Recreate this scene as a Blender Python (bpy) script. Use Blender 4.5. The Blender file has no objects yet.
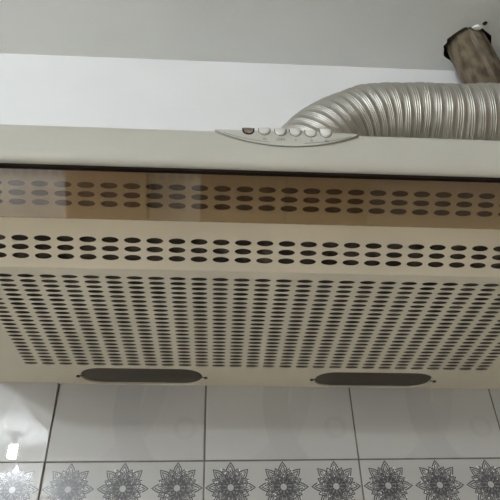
import bpy, bmesh, math, random
from mathutils import Vector, Matrix

random.seed(7)
S = bpy.context.scene
COL = S.collection
PI = math.pi

# ------------------------------------------------------------------ camera
def rot(ax, a):
    return Matrix.Rotation(a, 3, ax)
cam_d = bpy.data.cameras.new('camera')
cam = bpy.data.objects.new('camera', cam_d)
COL.objects.link(cam)
RM = rot('Z', -0.0594) @ rot('X', 0.64118) @ rot('Y', 0.01239)     # right, forward, up in columns
right, fwd, up = RM.col[0], RM.col[1], RM.col[2]
m3 = Matrix((right, up, -fwd)).transposed()
cam.matrix_world = Matrix.Translation((-0.03838, -0.75939, -0.33158)) @ m3.to_4x4()
cam_d.sensor_width = 36.0
cam_d.lens = 36.0 * 581.08 / 500.0
cam_d.clip_start = 0.02
S.camera = cam

# ------------------------------------------------------------------ world, exposure
world = bpy.data.worlds.new('world')
S.world = world
world.use_nodes = True
world.node_tree.nodes['Background'].inputs[0].default_value = (0.55, 0.6, 0.66, 1)
world.node_tree.nodes['Background'].inputs[1].default_value = 0.3
S.view_settings.view_transform = 'Standard'
S.view_settings.look = 'None'
S.view_settings.gamma = 1
S.view_settings.use_curve_mapping = False
S.view_settings.exposure = 0.92
S.cycles.diffuse_bounces = 8
S.cycles.max_bounces = 14
S.cycles.transparent_max_bounces = 12

BULB_STRENGTH = 1080.0                     # the compact bulb further back in the room
ADDED_BULB_STRENGTH = 175.0
FILL_STRENGTH = 1.4                     # ambient fill from the added, unseen window                   # the added compact bulb on the left
BULB_COLOR = (0.89, 0.95, 1.0)

# ------------------------------------------------------------------ materials
def nodes_of(name):
    m = bpy.data.materials.new(name)
    m.use_nodes = True
    nt = m.node_tree
    return m, nt, nt.nodes, nt.links, nt.nodes['Principled BSDF']

def mat(name, col, rough=0.5, metal=0.0, spec=0.5, var=0.0, scale=20.0, bump=0.0, bscale=60.0, col2=None, stretch=None, detail=4.0, lo=0.35, hi=0.65):
    m, nt, N, L, b = nodes_of(name)
    b.inputs['Base Color'].default_value = (*col, 1)
    b.inputs['Roughness'].default_value = rough
    b.inputs['Metallic'].default_value = metal
    b.inputs['Specular IOR Level'].default_value = spec
    tc = N.new('ShaderNodeTexCoord')
    src = tc.outputs['Object']
    if stretch:
        mp = N.new('ShaderNodeMapping'); mp.inputs['Scale'].default_value = stretch
        L.new(src, mp.inputs['Vector']); src = mp.outputs['Vector']
    if var or col2:
        n = N.new('ShaderNodeTexNoise'); n.inputs['Scale'].default_value = scale; n.inputs['Detail'].default_value = detail
        L.new(src, n.inputs['Vector'])
        r = N.new('ShaderNodeValToRGB')
        r.color_ramp.elements[0].position = lo; r.color_ramp.elements[1].position = hi
        c2 = col2 or tuple(c * (1 - var) for c in col)
        r.color_ramp.elements[0].color = (*c2, 1); r.color_ramp.elements[1].color = (*col, 1)
        L.new(n.outputs['Fac'], r.inputs['Fac']); L.new(r.outputs['Color'], b.inputs['Base Color'])
    if bump:
        n2 = N.new('ShaderNodeTexNoise'); n2.inputs['Scale'].default_value = bscale; n2.inputs['Detail'].default_value = 3
        L.new(src, n2.inputs['Vector'])
        bp = N.new('ShaderNodeBump'); bp.inputs['Strength'].default_value = bump; bp.inputs['Distance'].default_value = 0.002
        L.new(n2.outputs['Fac'], bp.inputs['Height']); L.new(bp.outputs['Normal'], b.inputs['Normal'])
    return m

M = {}
M['paint_wall'] = mat('wall_paint', (0.85, 0.86, 0.87), 0.6, var=0.03, scale=5, bump=0.08, bscale=90)
M['ceiling'] = mat('ceiling_paint', (0.74, 0.745, 0.73), 0.7, var=0.05, scale=4, bump=0.12, bscale=110)
M['room_wall'] = mat('room_wall_paint', (0.76, 0.75, 0.72), 0.6, var=0.03, scale=5)
M['room_wall_r'] = mat('room_wall_paint_brown', (0.17, 0.135, 0.10), 0.6, var=0.03, scale=5)  # dark colour chosen to cut bounced light on the right
M['floor'] = mat('floor_tiles', (0.72, 0.67, 0.58), 0.35, var=0.08, scale=6)
M['cream'] = mat('cream_enamel', (0.525, 0.51, 0.45), 0.46, var=0.03, scale=9, bump=0.02, bscale=40)
M['grille'] = mat('cream_enamel_grille', (0.70, 0.64, 0.525), 0.42, var=0.07, scale=7, bump=0.03, bscale=60)
M['filter'] = mat('filter_fleece', (0.13, 0.108, 0.086), 0.8, col2=(0.034, 0.027, 0.022), scale=55, lo=0.42, hi=0.75, detail=6)
M['dark'] = mat('dark_plastic', (0.018, 0.012, 0.009), 0.85, var=0.2, spec=0.1)
M['lens'] = mat('brown_lamp_lens', (0.075, 0.060, 0.045), 0.45, var=0.12, scale=30)
M['screw'] = mat('screw_dark', (0.05, 0.045, 0.04), 0.5, var=0.2)
M['panel'] = mat('control_panel_enamel', (0.55, 0.54, 0.485), 0.33, var=0.02)
M['button'] = mat('button_plastic', (0.68, 0.67, 0.63), 0.28, var=0.03)
M['slot'] = mat('button_gap', (0.20, 0.18, 0.16), 0.6, var=0.1)  # dark tone painting the shade in gaps round panel and buttons
M['brownbutton'] = mat('worn_brown_recess', (0.34, 0.27, 0.21), 0.5, col2=(0.12, 0.09, 0.07), scale=260)  # mottled brown fill of the empty button place
M['print'] = mat('grey_print', (0.16, 0.155, 0.15), 0.5, var=0.1)
M['grout'] = mat('grout', (0.17, 0.155, 0.13), 0.85, var=0.3, scale=60, bump=0.2)
M['duct'] = mat('duct_foil', (0.66, 0.645, 0.60), 0.42, metal=1.0, var=0.12, scale=25, bump=0.25, bscale=120)
M['pipe'] = mat('old_pipe', (0.17, 0.135, 0.088), 0.85, col2=(0.055, 0.036, 0.02), scale=42, stretch=(1.4, 1.4, 0.5), bump=0.9, bscale=60, lo=0.38, hi=0.62, detail=8)
M['pipe_seam'] = mat('old_pipe_seam', (0.25, 0.21, 0.155), 0.8, col2=(0.05, 0.035, 0.022), scale=30, stretch=(1, 1, 0.4), bump=0.3)
M['hole'] = mat('hole_soot', (0.035, 0.025, 0.02), 0.9, var=0.4, scale=60)  # darkness inside the ceiling holes put into the colour
M['plaster'] = mat('fresh_plaster', (0.85, 0.84, 0.80), 0.8, var=0.05, scale=80)
M['wood'] = mat('brown_wood', (0.20, 0.125, 0.07), 0.4, col2=(0.12, 0.07, 0.04), scale=4, stretch=(6, 6, 0.6))
M['handle'] = mat('handle_steel', (0.55, 0.54, 0.52), 0.3, metal=1.0, var=0.05)
M['socket'] = mat('socket_plastic', (0.75, 0.74, 0.70), 0.4, var=0.03)
# flower print
M['f_line'] = mat('flower_line', (0.095, 0.095, 0.10), 0.25, var=0.15, scale=300)
M['f_pale'] = mat('flower_pale', (0.48, 0.48, 0.475), 0.15, var=0.05, scale=300)
M['f_mid'] = mat('flower_mid', (0.24, 0.24, 0.245), 0.2, var=0.15, scale=300)
M['f_glit'] = mat('flower_glitter', (0.92, 0.92, 0.94), 0.28, metal=1.0, var=0.05, scale=500)

def tile_material(name, pattern):
    m, nt, N, L, b = nodes_of(name)
    b.inputs['Roughness'].default_value = 0.004
    b.inputs['Specular IOR Level'].default_value = 0.5
    tc = N.new('ShaderNodeTexCoord')
    base = (0.50, 0.50, 0.49); alt = (0.465, 0.46, 0.455)
    if not pattern:
        n = N.new('ShaderNodeTexNoise'); n.inputs['Scale'].default_value = 12
        L.new(tc.outputs['Object'], n.inputs['Vector'])
        r = N.new('ShaderNodeValToRGB')
        r.color_ramp.elements[0].color = (0.48, 0.48, 0.47, 1); r.color_ramp.elements[1].color = (*base, 1)
        L.new(n.outputs['Fac'], r.inputs['Fac']); L.new(r.outputs['Color'], b.inputs['Base Color'])
        return m
    sep = N.new('ShaderNodeSeparateXYZ'); L.new(tc.outputs['Object'], sep.inputs[0])
    def math_(op, a, bb=None):
        k = N.new('ShaderNodeMath'); k.operation = op
        for i, v in enumerate((a, bb)):
            if v is None: continue
            if isinstance(v, (int, float)): k.inputs[i].default_value = v
            else: L.new(v, k.inputs[i])
        return k.outputs[0]
    def ring(cx, cz, rad, wid, soft):
        dx = math_('SUBTRACT', sep.outputs['X'], cx); dz = math_('SUBTRACT', sep.outputs['Z'], cz)
        d = math_('SQRT', math_('ADD', math_('MULTIPLY', dx, dx), math_('MULTIPLY', dz, dz)))
        e = math_('ABSOLUTE', math_('SUBTRACT', d, rad))
        mr = N.new('ShaderNodeMapRange'); mr.interpolation_type = 'SMOOTHSTEP'
        mr.inputs['From Min'].default_value = wid + soft; mr.inputs['From Max'].default_value = wid
        L.new(e, mr.inputs['Value']); return mr.outputs[0]
    a1 = ring(0.074, -0.0116, 0.0125, 0.0022, 0.002)      # small printed circle
    a2 = ring(0.13, 0.018, 0.135, 0.016, 0.003)          # wide sweeping bands
    a3 = ring(-0.13, 0.068, 0.165, 0.012, 0.003)
    t = math_('MAXIMUM', math_('MULTIPLY', a1, 0.7), math_('MAXIMUM', a2, math_('MULTIPLY', a3, 0.7)))
    mx = N.new('ShaderNodeMix'); mx.data_type = 'RGBA'
    mx.inputs['A'].default_value = (*base, 1); mx.inputs['B'].default_value = (*alt, 1)
    L.new(t, mx.inputs['Factor']); L.new(mx.outputs['Result'], b.inputs['Base Color'])
    return m
M['tile'] = tile_material('glazed_tile_swirl', True)
M['tile_plain'] = tile_material('glazed_tile_plain', False)

def visor_material():
    m, nt, N, L, b = nodes_of('smoked_brown_acrylic')
    N.remove(b)
    out = N['Material Output']
    tr = N.new('ShaderNodeBsdfTransparent'); tr.inputs[0].default_value = (0.75, 0.68, 0.58, 1)
    df = N.new('ShaderNodeBsdfDiffuse'); df.inputs[0].default_value = (0.28, 0.20, 0.12, 1)
    gl = N.new('ShaderNodeBsdfGlossy'); gl.inputs['Roughness'].default_value = 0.012
    n = N.new('ShaderNodeTexNoise'); n.inputs['Scale'].default_value = 9
    tc = N.new('ShaderNodeTexCoord'); L.new(tc.outputs['Object'], n.inputs['Vector'])
    mr = N.new('ShaderNodeMapRange'); mr.inputs['To Min'].default_value = 0.02; mr.inputs['To Max'].default_value = 0.04
    L.new(n.outputs['Fac'], mr.inputs['Value'])
    m1 = N.new('ShaderNodeMixShader'); L.new(mr.outputs[0], m1.inputs[0]); L.new(tr.outputs[0], m1.inputs[1]); L.new(df.outputs[0], m1.inputs[2])
    ge = N.new('ShaderNodeNewGeometry')                     # Schlick reflectance, the same on both faces
    dt = N.new('ShaderNodeVectorMath'); dt.operation = 'DOT_PRODUCT'
    L.new(ge.outputs['Incoming'], dt.inputs[0]); L.new(ge.outputs['Normal'], dt.inputs[1])
    def mth(op, a, b_=None):
        k = N.new('ShaderNodeMath'); k.operation = op
        for i, v in enumerate((a, b_)):
            if v is None: continue
            if isinstance(v, (int, float)): k.inputs[i].default_value = v
            else: L.new(v, k.inputs[i])
        return k.outputs[0]
    om = mth('SUBTRACT', 1.0, mth('ABSOLUTE', dt.outputs['Value']))
    F = mth('ADD', 0.098, mth('MULTIPLY', mth('POWER', om, 5.0), 0.90))
    m2 = N.new('ShaderNodeMixShader'); L.new(F, m2.inputs[0]); L.new(m1.outputs[0], m2.inputs[1]); L.new(gl.outputs[0], m2.inputs[2])
    L.new(m2.outputs[0], out.inputs['Surface'])
    return m
M['visor'] = visor_material()

def emit_material(name, strength, color=BULB_COLOR):
    m, nt, N, L, b = nodes_of(name)
    b.inputs['Base Color'].default_value = (0.9, 0.9, 0.9, 1)
    b.inputs['Emission Color'].default_value = (*color, 1)
    b.inputs['Emission Strength'].default_value = strength
    return m

# ------------------------------------------------------------------ helpers
def link(name, me, parent=None):
    o = bpy.data.objects.new(name, me)
    COL.objects.link(o)
    if parent: o.parent = parent
    return o

def obj(name, bm, m, parent=None, smooth=None):
    bmesh.ops.recalc_face_normals(bm, faces=bm.faces[:])
    me = bpy.data.meshes.new(name)
    bm.to_mesh(me); bm.free()
    for k in (m if isinstance(m, (list, tuple)) else [m]):
        me.materials.append(M[k] if isinstance(k, str) else k)
    if smooth is not None:
        for p in me.polygons: p.use_smooth = True
        try: me.set_sharp_from_angle(angle=math.radians(smooth))
        except Exception: pass
    return link(name, me, parent)

def tag(o, label, cat=None, group=None, kind=None):
    o['label'] = label
    if cat: o['category'] = cat
    if group: o['group'] = group
    if kind: o['kind'] = kind
    return o

def thing(name, label, cat, loc=(0, 0, 0), group=None):
    o = link(name, None); o.location = loc
    return tag(o, label, cat, group)

def box(bm, x0, x1, y0, y1, z0, z1, bev=0.0, seg=2):
    vs = [bm.verts.new((x, y, z)) for x in (x0, x1) for y in (y0, y1) for z in (z0, z1)]
    fs = [bm.faces.new([vs[i] for i in q]) for q in ((0, 1, 3, 2), (4, 6, 7, 5), (0, 4, 5, 1), (2, 3, 7, 6), (0, 2, 6, 4), (1, 5, 7, 3))]
    if bev:
        es = list({e for f in fs for e in f.edges})
        bmesh.ops.bevel(bm, geom=es, offset=bev, segments=seg, affect='EDGES', profile=0.5)
    return fs

def prism(bm, pts, axis, a, b):
    """closed polygon pts extruded between a and b along axis ('X': pts are (y,z); 'Y': pts are (x,z))"""
    mk = (lambda p, t: (t, p[0], p[1])) if axis == 'X' else (lambda p, t: (p[0], t, p[1]))
    A = [bm.verts.new(mk(p, a)) for p in pts]; B = [bm.verts.new(mk(p, b)) for p in pts]
    n = len(pts)
    bm.faces.new(A); bm.faces.new(B[::-1])
    for i in range(n):
        bm.faces.new((A[i], B[i], B[(i + 1) % n], A[(i + 1) % n]))

def tube(bm, pts, radii, seg=12, cap=True, frame_up=Vector((0, 1, 0))):
    rings = []
    n = len(pts)
    for i, p in enumerate(pts):
        t = (pts[min(i + 1, n - 1)] - pts[max(i - 1, 0)]).normalized()
        u = frame_up - t * frame_up.dot(t)
        if u.length < 1e-4: u = Vector((1, 0, 0))
        u.normalize(); w = t.cross(u)
        r = radii[i] if not isinstance(radii, (int, float)) else radii
        rings.append([bm.verts.new(p + (u * math.cos(2 * PI * k / seg) + w * math.sin(2 * PI * k / seg)) * r) for k in range(seg)])
    for a, b in zip(rings, rings[1:]):
        for k in range(seg):
            bm.faces.new((a[k], a[(k + 1) % seg], b[(k + 1) % seg], b[k]))
    if cap:
        bm.faces.new(rings[0][::-1]); bm.faces.new(rings[-1])
    return rings

# ------------------------------------------------------------------ room
ZF, ZC = -1.75, 0.741
XL, XR, YB = -2.3, 0.96, -3.9

bm = bmesh.new(); box(bm, XL - .1, XR + .1, YB - .1, .1, ZF - .1, ZF)
tag(obj('floor', bm, 'floor'), 'pale beige kitchen floor under the range hood', 'floor', kind='structure')

# ceiling with a jagged broken hole around the pipe
PX, PY, PR = 0.4695, -0.0585, 0.0398
bm = bmesh.new()
rect = [bm.verts.new(v) for v in ((XL - .1, YB - .1, ZC), (XR + .1, YB - .1, ZC), (XR + .1, .1, ZC), (XL - .1, .1, ZC))]
hole = []
for k in range(40):
    a = 2 * PI * k / 40
    bias = 0.0085 * max(0, math.cos(a - math.radians(200))) + 0.005 * max(0, math.cos(a - math.radians(335)))
    r = PR + 0.0012 + bias + random.uniform(-0.0008, 0.0040)
    hole.append(bm.verts.new((PX + r * math.cos(a), PY + r * math.sin(a), ZC)))
ed = [bm.edges.new((rect[i], rect[(i + 1) % 4])) for i in range(4)] + [bm.edges.new((hole[i], hole[(i + 1) % 40])) for i in range(40)]
bmesh.ops.triangle_fill(bm, edges=ed, use_beauty=True)
tops = [bm.verts.new((v.co.x, v.co.y, ZC + .1)) for v in hole]
for i in range(40):
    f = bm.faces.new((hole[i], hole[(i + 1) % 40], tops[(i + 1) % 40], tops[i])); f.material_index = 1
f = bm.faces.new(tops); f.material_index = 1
rt = [bm.verts.new((v.co.x, v.co.y, ZC + .12)) for v in rect]
bm.faces.new(rt)
for i in range(4): bm.faces.new((rect[i], rect[(i + 1) % 4], rt[(i + 1) % 4], rt[i]))
ceiling = tag(obj('ceiling', bm, ['ceiling', 'hole']), 'matte grey-white ceiling with a broken hole around the old pipe', 'ceiling', kind='structure')
bm = bmesh.new()                                         # dab of white plaster at the rim
bmesh.ops.create_icosphere(bm, subdivisions=3, radius=1)
for v in bm.verts:
    n = 1 + 0.25 * math.sin(v.co.x * 7 + 1) * math.cos(v.co.y * 6)
    v.co = Vector((PX + .002 + v.co.x * .0105 * n, PY - .0455 + v.co.y * .0055 * n, ZC - .0005 + v.co.z * .004))
o = obj('plaster_dab', bm, 'plaster', ceiling, 60); o['label'] = 'white plaster dab'
bm = bmesh.new()                                         # small hole, its darkness painted as a near-black lump
bmesh.ops.create_icosphere(bm, subdivisions=2, radius=1)
for v in bm.verts:
    n = 1 + 0.3 * math.sin(v.co.x * 9) * math.cos(v.co.y * 8 + 2)
    v.co = Vector((PX + .015 + v.co.x * .0050 * n, PY - .0555 + v.co.y * .0045 * n, ZC + v.co.z * .003))
o = obj('soot_crumb', bm, 'hole', ceiling, 60); o['label'] = 'dark sooty crumb'

def wallbox(name, m, label, *b):
    bm = bmesh.new(); box(bm, *b)
    return tag(obj(name, bm, m), label, 'wall', kind='structure')

wall_back = wallbox('wall_back', 'paint_wall', 'white painted wall behind the hood, tiled below it', XL - .1, XR + .1, 0.0015, .1, ZF, ZC)
wall_left = wallbox('wall_left', 'room_wall', 'cream painted left side wall of the kitchen', XL - .1, XL, YB - .1, 0.0015, ZF, ZC)
wall_right = wallbox('wall_right', 'room_wall_r', 'brown painted right side wall of the kitchen', XR, XR + .1, YB - .1, 0.0015, ZF, ZC)  # unseen wall, set near and dark so light falls off rightwards
wall_front = wallbox('wall_front', 'room_wall', 'tiled kitchen wall opposite the range hood', XL, XR, YB - .1, YB, ZF, ZC)

# added unseen window in the left wall, glowing as ambient fill
win = link('window_1', None); win.location = (XL, -2.1, -.35)
tag(win, 'frosted white-framed window in the left wall', 'window', kind='structure')
bm = bmesh.new()
for a in ((-.68, -.62, -.62, .62), (.62, .68, -.62, .62), (-.62, .62, .56, .62), (-.62, .62, -.62, -.56), (-.025, .025, -.56, .56)):
    box(bm, 0, .05, a[0], a[1], a[2], a[3], .004)
obj('window_frame', bm, 'plaster', win)
for y0, y1 in ((-.62, -.025), (.025, .62)):
    bm = bmesh.new(); box(bm, .012, .020, y0, y1, -.56, .56)
    obj('pane', bm, emit_material('frosted_daylight', FILL_STRENGTH, (.88, .95, 1.0)), win)

# ------------------------------------------------------------------ tiles
TW, TH, BH, G = 0.2, 0.2, 0.0667, 0.0017
def tile_mesh(name, w, h, m):
    bm = bmesh.new()
    box(bm, -w / 2 + G / 2, w / 2 - G / 2, -0.0035, 0.0035, -h / 2 + G / 2, h / 2 - G / 2, 0.0009, 2)
    bmesh.ops.recalc_face_normals(bm, faces=bm.faces[:])
    me = bpy.data.meshes.new(name); bm.to_mesh(me); bm.free()
    me.materials.append(M[m])
    return me
CUT = 0.108                                                # the row under the hood is cut to height
ME_TILE = tile_mesh('tile', TW, TH, 'tile')
ME_CUT = tile_mesh('cut_tile', TW, CUT, 'tile')
ME_BORDER = tile_mesh('border_tile', TW, BH, 'tile_plain')

# the printed mandala flower: layered petals with outlines, on the face of the border tile
def flower_mesh():
    bm = bmesh.new()
    R = 0.0318
    lev = [0]
    def poly(pts, mi):
        lev[0] += 1
        y = -0.00352 - lev[0] * 0.0000018
        f = bm.faces.new([bm.verts.new((p[0], y, p[1])) for p in pts]); f.material_index = mi
    def petal(a, r0, r1, hw, mi, belly=0.5, tip=1.0):
        pts = []
        n = 7
        for s in (1, -1):
            rng = range(n + 1) if s == 1 else range(n - 1, 0, -1)
            for i in rng:
                t = i / n
                w = hw * (math.sin(PI * min(1, t ** (0.75)) ) ** tip)
                if s == 1 and i == 0: w = hw * 0.15
                rr = r0 + (r1 - r0) * t
                pts.append((rr, w * s))
        c, sn = math.cos(a), math.sin(a)
        poly([(p[0] * c - p[1] * sn, p[0] * sn + p[1] * c) for p in pts], mi)
    def layer(n, off, r0, r1, hw, lw, fills):
        for k in range(n):
            a = PI / 2 + off + 2 * PI * k / n
            petal(a, R * r0, R * r1, R * hw, 0)
            petal(a, R * (r0 + lw * .4), R * (r1 - lw * 1.5), R * (hw - lw), fills[0])
            if len(fills) > 1:
                petal(a, R * (r0 + .06), R * (r0 + (r1 - r0) * .80), R * hw * .55, 0)
                petal(a, R * (r0 + .06 + lw * .4), R * (r0 + (r1 - r0) * .80 - lw * 1.4), R * (hw * .55 - lw * .9), fills[1])
            if len(fills) > 2:
                petal(a, R * (r0 + .06), R * (r0 + (r1 - r0) * .5), R * hw * .25, fills[2])
    layer(8, 0, .40, 1.0, .185, .042, (1, 1, 2))
    layer(8, PI / 8, .36, .80, .150, .038, (1, 1, 0))
    layer(16, PI / 16, .30, .66, .085, .026, (2,))
    layer(8, 0, .24, .64, .125, .028, (1, 2, 0))
    layer(8, PI / 8, .18, .50, .10, .026, (2, 0))
    layer(16, 0, .12, .42, .045, .018, (0,))
    poly([(R * .27 * math.cos(2 * PI * k / 20), R * .27 * math.sin(2 * PI * k / 20)) for k in range(20)], 0)
    layer(10, 0, .12, .34, .05, .018, (2,))
    poly([(R * .165 * math.cos(2 * PI * k / 20), R * .165 * math.sin(2 * PI * k / 20)) for k in range(20)], 0)
    poly([(R * (.12 + .014 * (k % 2)) * math.cos(2 * PI * k / 20), R * (.12 + .014 * (k % 2)) * math.sin(2 * PI * k / 20)) for k in range(20)], 1)
    me = bpy.data.meshes.new('flower_print')
    for f in bm.faces:
        f.normal_update()
        if f.normal.y > 0: f.normal_flip()
    bm.to_mesh(me); bm.free()
    for k in ('f_line', 'f_pale', 'f_mid'): me.materials.append(M[k])
    return me
ME_FLOWER = flower_mesh()
def glitter_mesh(seed):
    rnd = random.Random(seed)
    bm = bmesh.new()
    for k in range(46):
        a = rnd.uniform(0, 2 * PI); r = 0.0318 * rnd.uniform(.28, .82); s = rnd.uniform(.0005, .0011)
        cx, cz = r * math.cos(a), r * math.sin(a)
        base = [bm.verts.new((cx + s * math.cos(q * PI / 2), -0.0037, cz + s * math.sin(q * PI / 2))) for q in range(4)]
        apex = bm.verts.new((cx + rnd.uniform(-.6, .6) * s, -0.0037 - s * .5, cz + rnd.uniform(-.6, .6) * s))
        for q in range(4): bm.faces.new((base[q], base[(q + 1) % 4], apex))
    bmesh.ops.recalc_face_normals(bm, faces=bm.faces[:])
    me = bpy.data.meshes.new('glitter'); bm.to_mesh(me); bm.free(); me.materials.append(M['f_glit'])
    return me
ME_GLIT = [glitter_mesh(s) for s in range(3)]

def add_border_tile(parent, mw, k):
    t = link('border_tile', ME_BORDER, parent)
    t.matrix_local = mw
    for q in range(3):
        f = link('flower_print', ME_FLOWER, t); f.location = ((q - 1) * TW / 3, 0, 0)
        # glitter is a stone-chip layer of the print, joined as one piece per flower
        g = link('glitter', ME_GLIT[(k + q) % 3], t); g.location = f.location; g['kind'] = 'stuff'
    return t

TILT = -0.0150                                             # the tiling runs slightly askew to the hood
PIV = Vector((-0.07, 0, -0.1024))
def tile_mw(x, z):                                         # x,z of tile centre in the unrotated grid
    return Matrix.Translation(PIV) @ Matrix.Rotation(TILT, 4, 'Y') @ Matrix.Translation(Vector((x, 0.0035, z)) - PIV)
JX, JZ = -0.255, -0.1024
rt2 = random.Random(3)
bm = bmesh.new(); box(bm, JX - 3 * TW, JX + 6 * TW, -0.0002, 0.0015, JZ - BH - 3 * TH, JZ + CUT)
bm.transform(Matrix.Translation(PIV) @ Matrix.Rotation(TILT, 4, 'Y') @ Matrix.Translation(-PIV))
grout = obj('grout_bed', bm, 'grout', wall_back)
grout.location.y = 0.0008
for i in range(-3, 6):
    cx = JX + (i + .5) * TW
    for r in range(-2, 2):
        cz = JZ + CUT / 2 if r == 1 else JZ - BH - TH / 2 - (-r) * TH
        t = link('tile', ME_CUT if r == 1 else ME_TILE, wall_back)
        mw = tile_mw(cx + rt2.uniform(-.0003, .0003), cz)
        if i == -1 and r == 1:                             # tile tilted to steer the bulb's reflection onto this spot
            mw = Matrix.Translation((0, -.0016, 0)) @ mw @ Matrix.Rotation(-.0061, 4, 'Z') @ Matrix.Rotation(.0448, 4, 'X')
        t.matrix_local = mw
    mw = tile_mw(cx, JZ - BH / 2)
    if i == -1: mw = Matrix.Translation((0, -.0008, 0)) @ mw @ Matrix.Rotation(-.0061, 4, 'Z') @ Matrix.Rotation(.042, 4, 'X')  # tilted likewise, keeping the bulb's reflection in the tile above
    add_border_tile(wall_back, mw, i)

# opposite wall: the same tiling, mirrored in the smoked visor
flip = Matrix.Rotation(PI, 4, 'Z')
for i in range(14):
    cx = XL + .1 + i * TW
    if cx > 0.1: break
    for r in (1, -0, -1):
        cz = JZ + TH / 2 if r == 1 else JZ - BH - TH / 2 - (-r) * TH
        t = link('tile', ME_TILE, wall_front); t.matrix_local = Matrix.Translation((cx, YB + .003, cz)) @ flip
    add_border_tile(wall_front, Matrix.Translation((cx, YB + .003, JZ - BH / 2)) @ flip, i)

# brown cupboards standing along the opposite wall
def cupboard(x0, x1, label):
    c = thing('tall_cupboard', label, 'cupboard', ((x0 + x1) / 2, YB + .076, ZF), 'brown cupboards along the opposite wall')
    w = (x1 - x0) / 2
    bm = bmesh.new(); box(bm, -w, w, -.064, .06, 0, 2.2, .004); obj('carcass', bm, 'wood', c)
    for s in (-1, 1):
        bm = bmesh.new(); xa, xb = (-w + .003, -.002) if s < 0 else (.002, w - .003)
        box(bm, xa, xb, .0605, .079, .06, 2.17, .003); d = obj('door', bm, 'wood', c)
        bm = bmesh.new(); tube(bm, [Vector((s * .03, .079, 1.0)), Vector((s * .03, .10, 1.01)), Vector((s * .03, .10, 1.14)), Vector((s * .03, .079, 1.15))], .005, 8, frame_up=Vector((1, 0, 0)))
        obj('handle', bm, 'handle', d)
    return c
cupboard(-1.095, -.555, 'narrow brown wooden cupboard between white tiles, mirrored in the visor')
cupboard(-.197, .38, 'brown wooden double cupboard right of the narrow one, mirrored in the visor')
cupboard(.385, .95, 'brown wooden double cupboard in the corner of the run')

# ------------------------------------------------------------------ bulbs
def spiral_lamp(loc, strength, label):
    t = thing('spiral_bulb_lamp', label, 'lamp', loc, 'spiral bulbs on the ceiling')
    bm = bmesh.new(); tube(bm, [Vector((0, 0, 0)), Vector((0, 0, -.012)), Vector((0, 0, -.016))], [.05, .05, .042], 24)
    obj('ceiling_rose', bm, 'socket', t, 40)
    bm = bmesh.new(); tube(bm, [Vector((0, 0, -.014)), Vector((0, 0, -.05)), Vector((0, 0, -.055)), Vector((0, 0, -.075))], [.019, .019, .026, .022], 20)
    obj('socket', bm, 'socket', t, 40)
    bm = bmesh.new()
    pts = []
    for i in range(4 * 16 + 1):
        a = 2 * PI * i / 16
        pts.append(Vector((.024 * math.cos(a), .024 * math.sin(a), -.078 - .080 * i / 64)))
    tube(bm, pts, .0048, 8, frame_up=Vector((0, 0, 1)))
    obj('glass_spiral', bm, emit_material('bulb_glow', strength), t, 60)
    return t
spiral_lamp((-1.43, -3.26, ZC), BULB_STRENGTH, 'glowing white spiral bulb in the middle of the ceiling, mirrored in the tile')
spiral_lamp((-1.62, -1.40, ZC), ADDED_BULB_STRENGTH, 'glowing white spiral bulb on the ceiling left of the hood')  # added bulb, placed to match brightness and shadow edges

# ------------------------------------------------------------------ range hood
hood = thing('range_hood', 'cream enamelled range hood with perforated underside and smoked visor', 'range hood', (0, 0, 0))
HX0, P, Y0, Q, BETA, YFOLD, QF, GD, GA = -0.2793, 0.02179, 0.26378, 0.0091, 0.68138, 0.01565, 0.0089, 0.01174, 0.06509
NC, NR = 28, 23
HL, HR = -0.3355, 0.3653
SF = Y0 + YFOLD                                            # fold line, distance from the wall
TTOP = 0.107
cb, sb = math.cos(BETA), math.sin(BETA)
FY, FZ = -SF - TTOP * cb, TTOP * sb                         # upper end of the sloping front

def perforate(bm, cells, to3, nrm, depth, n=16):
    """cells: (u0,u1,v0,v1,cu,cv,ru,rv)"""
    for (u0, u1, v0, v1, cu, cv, ru, rv) in cells:
        cor = [bm.verts.new(to3(u, v)) for (u, v) in ((u1, v1), (u0, v1), (u0, v0), (u1, v0))]
        ring = [(cu + ru * math.cos(2 * PI * k / n), cv + rv * math.sin(2 * PI * k / n)) for k in range(n)]
        rv_ = [bm.verts.new(to3(*p)) for p in ring]
        bk = [bm.verts.new(v.co + nrm * depth) for v in rv_]
        q = n // 4
        for c in range(4):
            for k in range(c * q, (c + 1) * q):
                bm.faces.new((cor[c], rv_[(k + 1) % n], rv_[k]))
            bm.faces.new((cor[c], cor[(c + 1) % 4], rv_[((c + 1) * q) % n]))
        for k in range(n):
            bm.faces.new((rv_[k], rv_[(k + 1) % n], bk[(k + 1) % n], bk[k]))

def quad(bm, to3, u0, u1, v0, v1):
    bm.faces.new([bm.verts.new(to3(u, v)) for (u, v) in ((u0, v0), (u1, v0), (u1, v1), (u0, v1))])

def orient(o, want):
    me = o.data
    bm = bmesh.new(); bm.from_mesh(me)
    for f in bm.faces:
        f.normal_update()
        if abs(f.normal.dot(want)) > .5 and f.normal.dot(want) < 0: f.normal_flip()
    bm.to_mesh(me); bm.free()

UL, UR = HX0 - P / 2, HX0 + (NC - .5) * P
# flat underside
to_main = lambda u, s: (u, -s, 0.0)
bm = bmesh.new()
cells = []
for j in range(NR):
    s = Y0 - j * Q
    for i in range(NC):
        u = HX0 + i * P
        cells.append((u - P / 2, u + P / 2, s - Q / 2, s + Q / 2, u, s, .0085, .0033))
perforate(bm, cells, to_main, Vector((0, 0, 1)), .0006)
vlo, vhi = Y0 - (NR - .5) * Q, Y0 + Q / 2
quad(bm, to_main, HL, UL, vlo, vhi); quad(bm, to_main, UR, HR, vlo, vhi)
quad(bm, to_main, HL, HR, vhi, SF)
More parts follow.
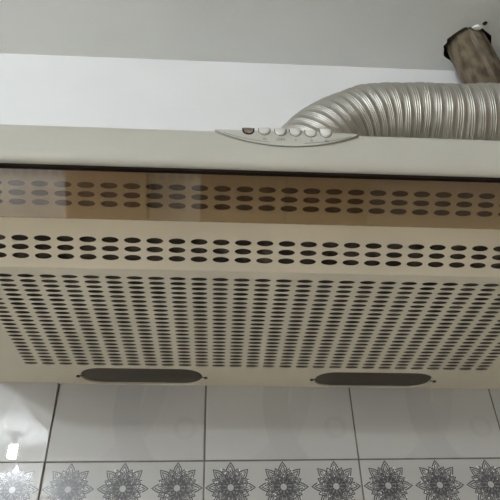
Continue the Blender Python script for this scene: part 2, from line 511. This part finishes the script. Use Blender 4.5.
# rear strip with the two lamp openings
LENS = [(-0.1417, 0.0270, .0805, .0246), (0.1722, 0.0247, .0805, .0237)]
def lens_outline(cx, cs, a, b, n=48):
    pts = []
    ce = .031                                              # length of the rounded ends
    for k in range(n):
        t = 2 * PI * (k + .5) / n
        c, s_ = math.cos(t), math.sin(t)
        x = math.copysign(abs(c) ** .86, c) * ce + math.copysign(a - ce, c)
        y = math.copysign(abs(s_) ** .86, s_) * b
        pts.append((cx + x, cs + y))
    return pts
edges = []
orc = [bm.verts.new(to_main(u, v)) for (u, v) in ((HL, 0), (HR, 0), (HR, vlo), (HL, vlo))]
edges += [bm.edges.new((orc[i], orc[(i + 1) % 4])) for i in range(4)]
for L_ in LENS:
    ring = [bm.verts.new(to_main(*p)) for p in lens_outline(*L_)]
    edges += [bm.edges.new((ring[i], ring[(i + 1) % len(ring)])) for i in range(len(ring))]
    bk = [bm.verts.new(v.co + Vector((0, 0, .005))) for v in ring]
    for i in range(len(ring)):
        bm.faces.new((ring[i], ring[(i + 1) % len(ring)], bk[(i + 1) % len(ring)], bk[i]))
bmesh.ops.triangle_fill(bm, edges=edges, use_beauty=True)
me = bpy.data.meshes.new('underside_panel'); bm.to_mesh(me); bm.free(); me.materials.append(M['grille'])
up_ = link('underside_panel', me, hood); orient(up_, Vector((0, 0, -1)))
up_['label'] = 'flat cream panel punched with rows of oval holes'

# sloping front of the underside
to_slope = lambda u, t: (u, -SF - t * cb, t * sb)
bm = bmesh.new()
cells = []
rows = [GD, GD + QF, GD + 2 * QF, GA, GA + QF, GA + 2 * QF]
for t in rows:
    for i in range(NC):
        u = HX0 + i * P
        cells.append((u - P / 2, u + P / 2, t - QF / 2, t + QF / 2, u, t, .0084, .0030))
perforate(bm, cells, to_slope, Vector((0, sb, cb)), .0006)
a0, a1 = GD - QF / 2, GD + 2.5 * QF
b0, b1 = GA - QF / 2, GA + 2.5 * QF
quad(bm, to_slope, HL, HR, 0, a0); quad(bm, to_slope, HL, HR, a1, b0); quad(bm, to_slope, HL, HR, b1, TTOP)
for (v0, v1) in ((a0, a1), (b0, b1)):
    quad(bm, to_slope, HL, UL, v0, v1); quad(bm, to_slope, UR, HR, v0, v1)
me = bpy.data.meshes.new('sloped_panel'); bm.to_mesh(me); bm.free(); me.materials.append(M['grille'])
sp_ = link('sloped_panel', me, hood); orient(sp_, Vector((0, -sb, -cb)))
sp_['label'] = 'sloping cream strip with six rows of oval holes'

# filter fleece lying behind the holes
bm = bmesh.new()
h = .0045
prism(bm, [(-(vlo + .002), h), (-SF + .002, h), (FY + .006 , FZ + .001), (FY + .010, FZ + .005), (-SF + .003, h + .006), (-(vlo + .002), h + .006)], 'X', UL - .01, UR + .01)
fm = obj('filter_mat', bm, 'filter', hood); fm['label'] = 'dark grey-brown filter behind the holes'

# shell
bm = bmesh.new()
prof = [(0, 0), (-SF, 0), (FY, FZ), (FY - .006, FZ), (FY - .006, .103), (-.05, .108), (0, .108)]
prism(bm, prof, 'X', HL - .0015, HL); prism(bm, prof, 'X', HR, HR + .0015)
prism(bm, [(0, .108), (-.05, .108), (FY - .004, .103), (FY - .004, .1015), (-.05, .1065), (0, .1065)], 'X', HL, HR)
box(bm, HL, HR, -.0015, 0, .0005, .1065)
obj('body', bm, 'cream', hood)

# rounded front fascia
FF = -.3735
prof = [(FY + .004, .1045), (FY - .004, .1062), (FF + .006, .1058), (FF + .0034, .1042), (FF + .0018, .1012), (FF + .0008, .0960), (FF - .0006, .085), (FF - .0012, .074),
        (FF - .0010, .066), (FF - .0000, .0598), (FF + .0020, .0566), (FF + .0048, .0552), (FF + .0085, .0554), (FF + .0090, .0570), (FF + .0060, .062), (FF + .0060, .100), (FY + .004, .1020)]
bm = bmesh.new(); prism(bm, prof, 'X', HL - .002, HR + .002)
fascia = obj('front_fascia', bm, 'cream', hood, 35)

# near-black rail painting the gap's shade under the fascia, carrying the visor
bm = bmesh.new(); box(bm, HL + .001, HR - .001, FF + .0065, FY - .0005, .0522, .0645)
obj('hinge_rail', bm, 'dark', hood)

# smoked visor, hanging at a slant from the rail
va = math.radians(23.4)
vd = Vector((0, math.sin(va), -math.cos(va)))             # down the visor
vt = Vector((0, -.3655, .0505))
LV = .0462
bm = bmesh.new()
n_ = Vector((0, -math.cos(va), -math.sin(va)))
pp = [vt, vt + vd * LV, vt + vd * LV - n_ * .0022, vt - n_ * .0022]
prism(bm, [(p.y, p.z) for p in pp], 'X', HL + .001, HR - .001)
es = [e for e in bm.edges if abs(e.verts[0].co.x - e.verts[1].co.x) > .1]
vis = obj('visor', bm, 'visor', hood); vis['label'] = 'smoked brown translucent plastic visor'

# lamp lenses with cross ribs, and their screws
for (cx, cs, a, b) in LENS:
    bm = bmesh.new()
    out_ = lens_outline(cx, cs, a - .0006, b - .0006)
    zb = .0024
    A = [bm.verts.new((x, -s, zb)) for x, s in out_]
    inn = lens_outline(cx, cs, a - .004, b - .004)
    B = [bm.verts.new((x, -s, zb - .0014)) for x, s in inn]
    T = [bm.verts.new((x, -s, zb + .002)) for x, s in out_]
    k_ = len(A)
    for i in range(k_):
        bm.faces.new((A[i], A[(i + 1) % k_], B[(i + 1) % k_], B[i]))
        bm.faces.new((A[i], A[(i + 1) % k_], T[(i + 1) % k_], T[i]))
    bm.faces.new(B); bm.faces.new(T)
    o = obj('lamp_lens', bm, 'lens', hood, 25); o['label'] = 'dark brown oval lamp cover'
    for s in (-1, 1):
        bm = bmesh.new()
        x = cx + s * (a + .0045)
        bmesh.ops.create_cone(bm, cap_ends=True, segments=14, radius1=.0026, radius2=.0018, depth=.0016, matrix=Matrix.Translation((x, -cs, -.0006)))
        box(bm, x - s * .0040 - .0018, x - s * .0040 + .0018, -cs - .0006, -cs + .0006, -.0006, .0004)
        obj('screw', bm, 'screw', hood, 40)

# control panel: two-step lens shape with push buttons
PXL, PXR, PZT, PZB = -0.0485, 0.0935, .1004, .0810
def lens_shape(xl, xr, zt, zb, n=28):
    pts = []
    for i in range(n + 1):
        t = i / n
        x = xl + (xr - xl) * t
        d = (1 - abs(2 * t - 1) ** 2.15)
        pts.append((x, zt - (zt - zb) * d))
    pts += [(xr - .004, zt + .0008), (xl + .004, zt + .0008)]
    return pts
def lens_plate(xl, xr, zt, zb, y0, y1, bev):
    bm = bmesh.new()
    prism(bm, lens_shape(xl, xr, zt, zb), 'Y', y0, y1)
    es = [e for e in bm.edges if abs(e.verts[0].co.y - y1) < 1e-6 and abs(e.verts[1].co.y - y1) < 1e-6]
    bmesh.ops.bevel(bm, geom=es, offset=bev, segments=2, affect='EDGES', profile=.5)
    return bm
PY0 = FF - .0010
cp = obj('control_panel', lens_plate(PXL, PXR, PZT, PZB, FF + .004, PY0 - .0012, .0004), 'panel', hood, 30)
cp['label'] = 'lens-shaped control strip with push buttons'
bm = bmesh.new()                                           # engraved line inside the rim
n = 40
inner = []
for i in range(n + 1):
    t = .06 + .88 * i / n
    x = PXL + (PXR - PXL) * t
    d = 1 - abs(2 * t - 1) ** 2.15
    inner.append((x, PZT - (PZT - PZB) * d * .84 + .0002))
for part in (inner[:15], inner[25:]):
    bm = bmesh.new()
    for a, b in zip(part, part[1:]):
        bm.faces.new([bm.verts.new((p[0], PY0 - .0014, p[1] + dz)) for p, dz in ((a, -.0003), (b, -.0003), (b, .0003), (a, .0003))])
    obj('engraved_line', bm, 'print', cp)
bm = bmesh.new()                                           # dark strip painting the line of shade around the plate
outl = lens_shape(PXL - .0006, PXR + .0006, PZT, PZB - .0007)[:29]
outi = lens_shape(PXL, PXR, PZT, PZB)[:29]
for k in range(28):
    vs = [bm.verts.new((p[0], FF - .00135, p[1])) for p in (outl[k], outl[k + 1], outi[k + 1], outi[k])]
    bm.faces.new(vs)
obj('panel_gap', bm, 'slot', cp)

def d_shape(cx, zt, r, z0, n=14):
    pts = [(cx - r, zt), ]
    for i in range(n + 1):
        a = PI + PI * i / n
        pts.append((cx + r * math.cos(a), z0 + r * math.sin(a)))
    pts.append((cx + r, zt))
    return pts
BX = [-0.0157, 0.0000, 0.0157, 0.0302, 0.0453, 0.0602]
BT = [.1040, .1044, .1044, .1044, .1038, .1056]
for i, x in enumerate(BX):
    r = .0052
    z0 = .1008 - .0002 * i
    if i == 4: z0 = .0998
    bm = bmesh.new(); prism(bm, d_shape(x, min(BT[i], .1044), r + .0008, z0), 'Y', FF + .003, PY0 - .0015)  # dark plate painting the shade of the gap round the button
    obj('button_slot', bm, 'slot' if i else 'dark', cp, 30)
    bm = bmesh.new()
    if i == 0:
        prism(bm, d_shape(x, BT[i], r * .86, z0), 'Y', FF + .003, PY0 - .0018)
        o = obj('button_recess', bm, 'brownbutton', cp, 30); o['label'] = 'worn brown recess at the end of the button row'
        continue
    prism(bm, d_shape(x, BT[i], r, z0), 'Y', FF + .003, PY0 - (.0032 if i != 4 else .0022))
    y1 = min(v.co.y for v in bm.verts)
    es = [e for e in bm.edges if abs(e.verts[0].co.y - y1) < 1e-6 and abs(e.verts[1].co.y - y1) < 1e-6]
    bmesh.ops.bevel(bm, geom=es, offset=.0011, segments=3, affect='EDGES', profile=.5)
    obj('button', bm, 'button', cp, 40)

def text_mesh(txt, x, z, size):
    cu = bpy.data.curves.new('t', 'FONT'); cu.body = txt; cu.size = size; cu.align_x = 'CENTER'; cu.align_y = 'CENTER'
    tmp = bpy.data.objects.new('t', cu); COL.objects.link(tmp)
    dg = bpy.context.evaluated_depsgraph_get()
    me = bpy.data.meshes.new_from_object(tmp.evaluated_get(dg))
    bpy.data.objects.remove(tmp); bpy.data.curves.remove(cu)
    me.transform(Matrix.Translation((x, PY0 - .0014, z)) @ Matrix.Rotation(PI / 2, 4, 'X'))
    me.name = 'button_mark'; me.materials.clear(); me.materials.append(M['print'])
    return link('button_mark', me, cp)
for txt, x in (('OFF', BX[2]), ('I', BX[3]), ('II', BX[4]), ('III', BX[5])):
    text_mesh(txt, x, .0890, .0052)
bm = bmesh.new()                                           # lamp pictogram: ring with rays
for k in range(16):
    a, b = 2 * PI * k / 16, 2 * PI * (k + 1) / 16
    bm.faces.new([bm.verts.new((BX[1] + r * math.cos(q), PY0 - .0014, .0892 + r * math.sin(q))) for r, q in ((.0009, a), (.0014, a), (.0014, b), (.0009, b))])
for k in range(8):
    a = 2 * PI * k / 8
    c, s = math.cos(a), math.sin(a)
    bm.faces.new([bm.verts.new((BX[1] + r * c - w * s, PY0 - .0014, .0892 + r * s + w * c)) for r, w in ((.0017, -.0002), (.0024, -.0002), (.0024, .0002), (.0017, .0002))])
obj('button_mark', bm, 'print', cp)

# ------------------------------------------------------------------ corrugated exhaust duct
def smooth_path(ctrl, step):
    """Catmull-Rom through ctrl, resampled at even steps"""
    c = [ctrl[0] * 2 - ctrl[1]] + ctrl + [ctrl[-1] * 2 - ctrl[-2]]
    fine = []
    for i in range(1, len(c) - 2):
        for k in range(60):
            t = k / 60
            p0, p1, p2, p3 = c[i - 1], c[i], c[i + 1], c[i + 2]
            fine.append(0.5 * ((2 * p1) + (p2 - p0) * t + (2 * p0 - 5 * p1 + 4 * p2 - p3) * t * t + (3 * p1 - p0 - 3 * p2 + p3) * t ** 3))
    fine.append(ctrl[-1])
    out, acc = [fine[0]], 0
    for a, b in zip(fine, fine[1:]):
        d = (b - a).length
        while acc + d >= step:
            f = (step - acc) / d
            a = a + (b - a) * f; d = (b - a).length; out.append(a); acc = 0
        acc += d
    return out
DR = .060
DY = -.185
ctrl = [Vector((.053, DY, .110)), Vector((.053, DY, .138))]
for k in range(0, 7):
    a = PI - (PI / 2) * k / 6
    ctrl.append(Vector((.053 + .180 + .180 * math.cos(a), DY, .165 + .180 * math.sin(a))))
ctrl += [Vector((.30, DY, .345)), Vector((.42, DY - .002, .349)), Vector((.55, DY, .348)), Vector((.66, DY + .01, .352)), Vector((.74, DY + .05, .355)), Vector((.785, DY + .12, .356)), Vector((.79, -.001, .356))]
STEP = .00065
path = smooth_path(ctrl, STEP)
per = .0158
rad = []
for i in range(len(path)):
    s = (i * STEP) % per / per
    if s < .62:
        r = .0008 * (.5 - .5 * math.cos(2 * PI * s / .2067))     # three fine ribs
    else:
        r = .0002 - .0003 * math.sin(PI * (s - .62) / .38)      # a wider smooth band
    rad.append(DR - .0015 + r)
duct = thing('exhaust_duct', 'silver corrugated aluminium duct bending right above the hood', 'duct', (0, 0, 0))
bm = bmesh.new()
tube(bm, path, rad, 48, cap=False)
nrm_r = random.Random(11)
for v in bm.verts:                                          # slight crumpling of the foil
    p = v.co
    v.co += Vector((0, .0008 * math.sin(p.x * 61 + p.z * 37), .0010 * math.sin(p.x * 47 + p.y * 83) + .0006 * math.sin(p.x * 131)))
hose = obj('corrugated_hose', bm, 'duct', duct, 80)
bm = bmesh.new()
tube(bm, [Vector((.053, DY, .1075)), Vector((.053, DY, .145))], DR - .004, 40)
obj('outlet_collar', bm, 'dark', duct, 40)

# ------------------------------------------------------------------ old vertical pipe through the ceiling
pipe = thing('vent_pipe', 'old rusty brown vertical pipe rising through the broken ceiling hole', 'pipe', (PX + math.tan(.075) * (ZC - ZF), PY, ZF))
pipe.rotation_euler.y = -.075
bm = bmesh.new()
H = ZC + .09 - ZF
pts = [Vector((0, 0, H * k / 40)) for k in range(41)]
rings = tube(bm, pts, PR, 40, frame_up=Vector((1, 0, 0)))
rr = random.Random(5)
for v in bm.verts:
    a = math.atan2(v.co.y, v.co.x)
    f = 1 + .012 * math.sin(3 * a + v.co.z * 5) + rr.uniform(-.006, .006)
    v.co.x *= f; v.co.y *= f
obj('pipe_wall', bm, 'pipe', pipe, 60)
bm = bmesh.new()                                            # lapped seam running down the pipe
a0 = math.radians(-108)
n = 60
prev = None
for k in range(n + 1):
    z = H * .3 + (H * .695) * k / n
    w = .0042 + .0012 * math.sin(k * 1.7) + .0008 * math.sin(k * .6)
    aa = a0 + .05 * math.sin(k * .35)
    vs = []
    for da, dr in ((-w / PR, -.001), (-w / PR * .6, .0035), (w / PR * .6, .0035), (w / PR, -.001)):
        vs.append(bm.verts.new(((PR + dr) * math.cos(aa + da), (PR + dr) * math.sin(aa + da), z)))
    if prev:
        for q in range(3): bm.faces.new((prev[q], prev[q + 1], vs[q + 1], vs[q]))
        bm.faces.new((prev[3], prev[0], vs[0], vs[3]))
    else: bm.faces.new(vs)
    prev = vs
bm.faces.new(prev[::-1])
o = obj('pipe_seam', bm, 'pipe_seam', pipe, 40); o['label'] = 'paler ragged seam down the pipe'
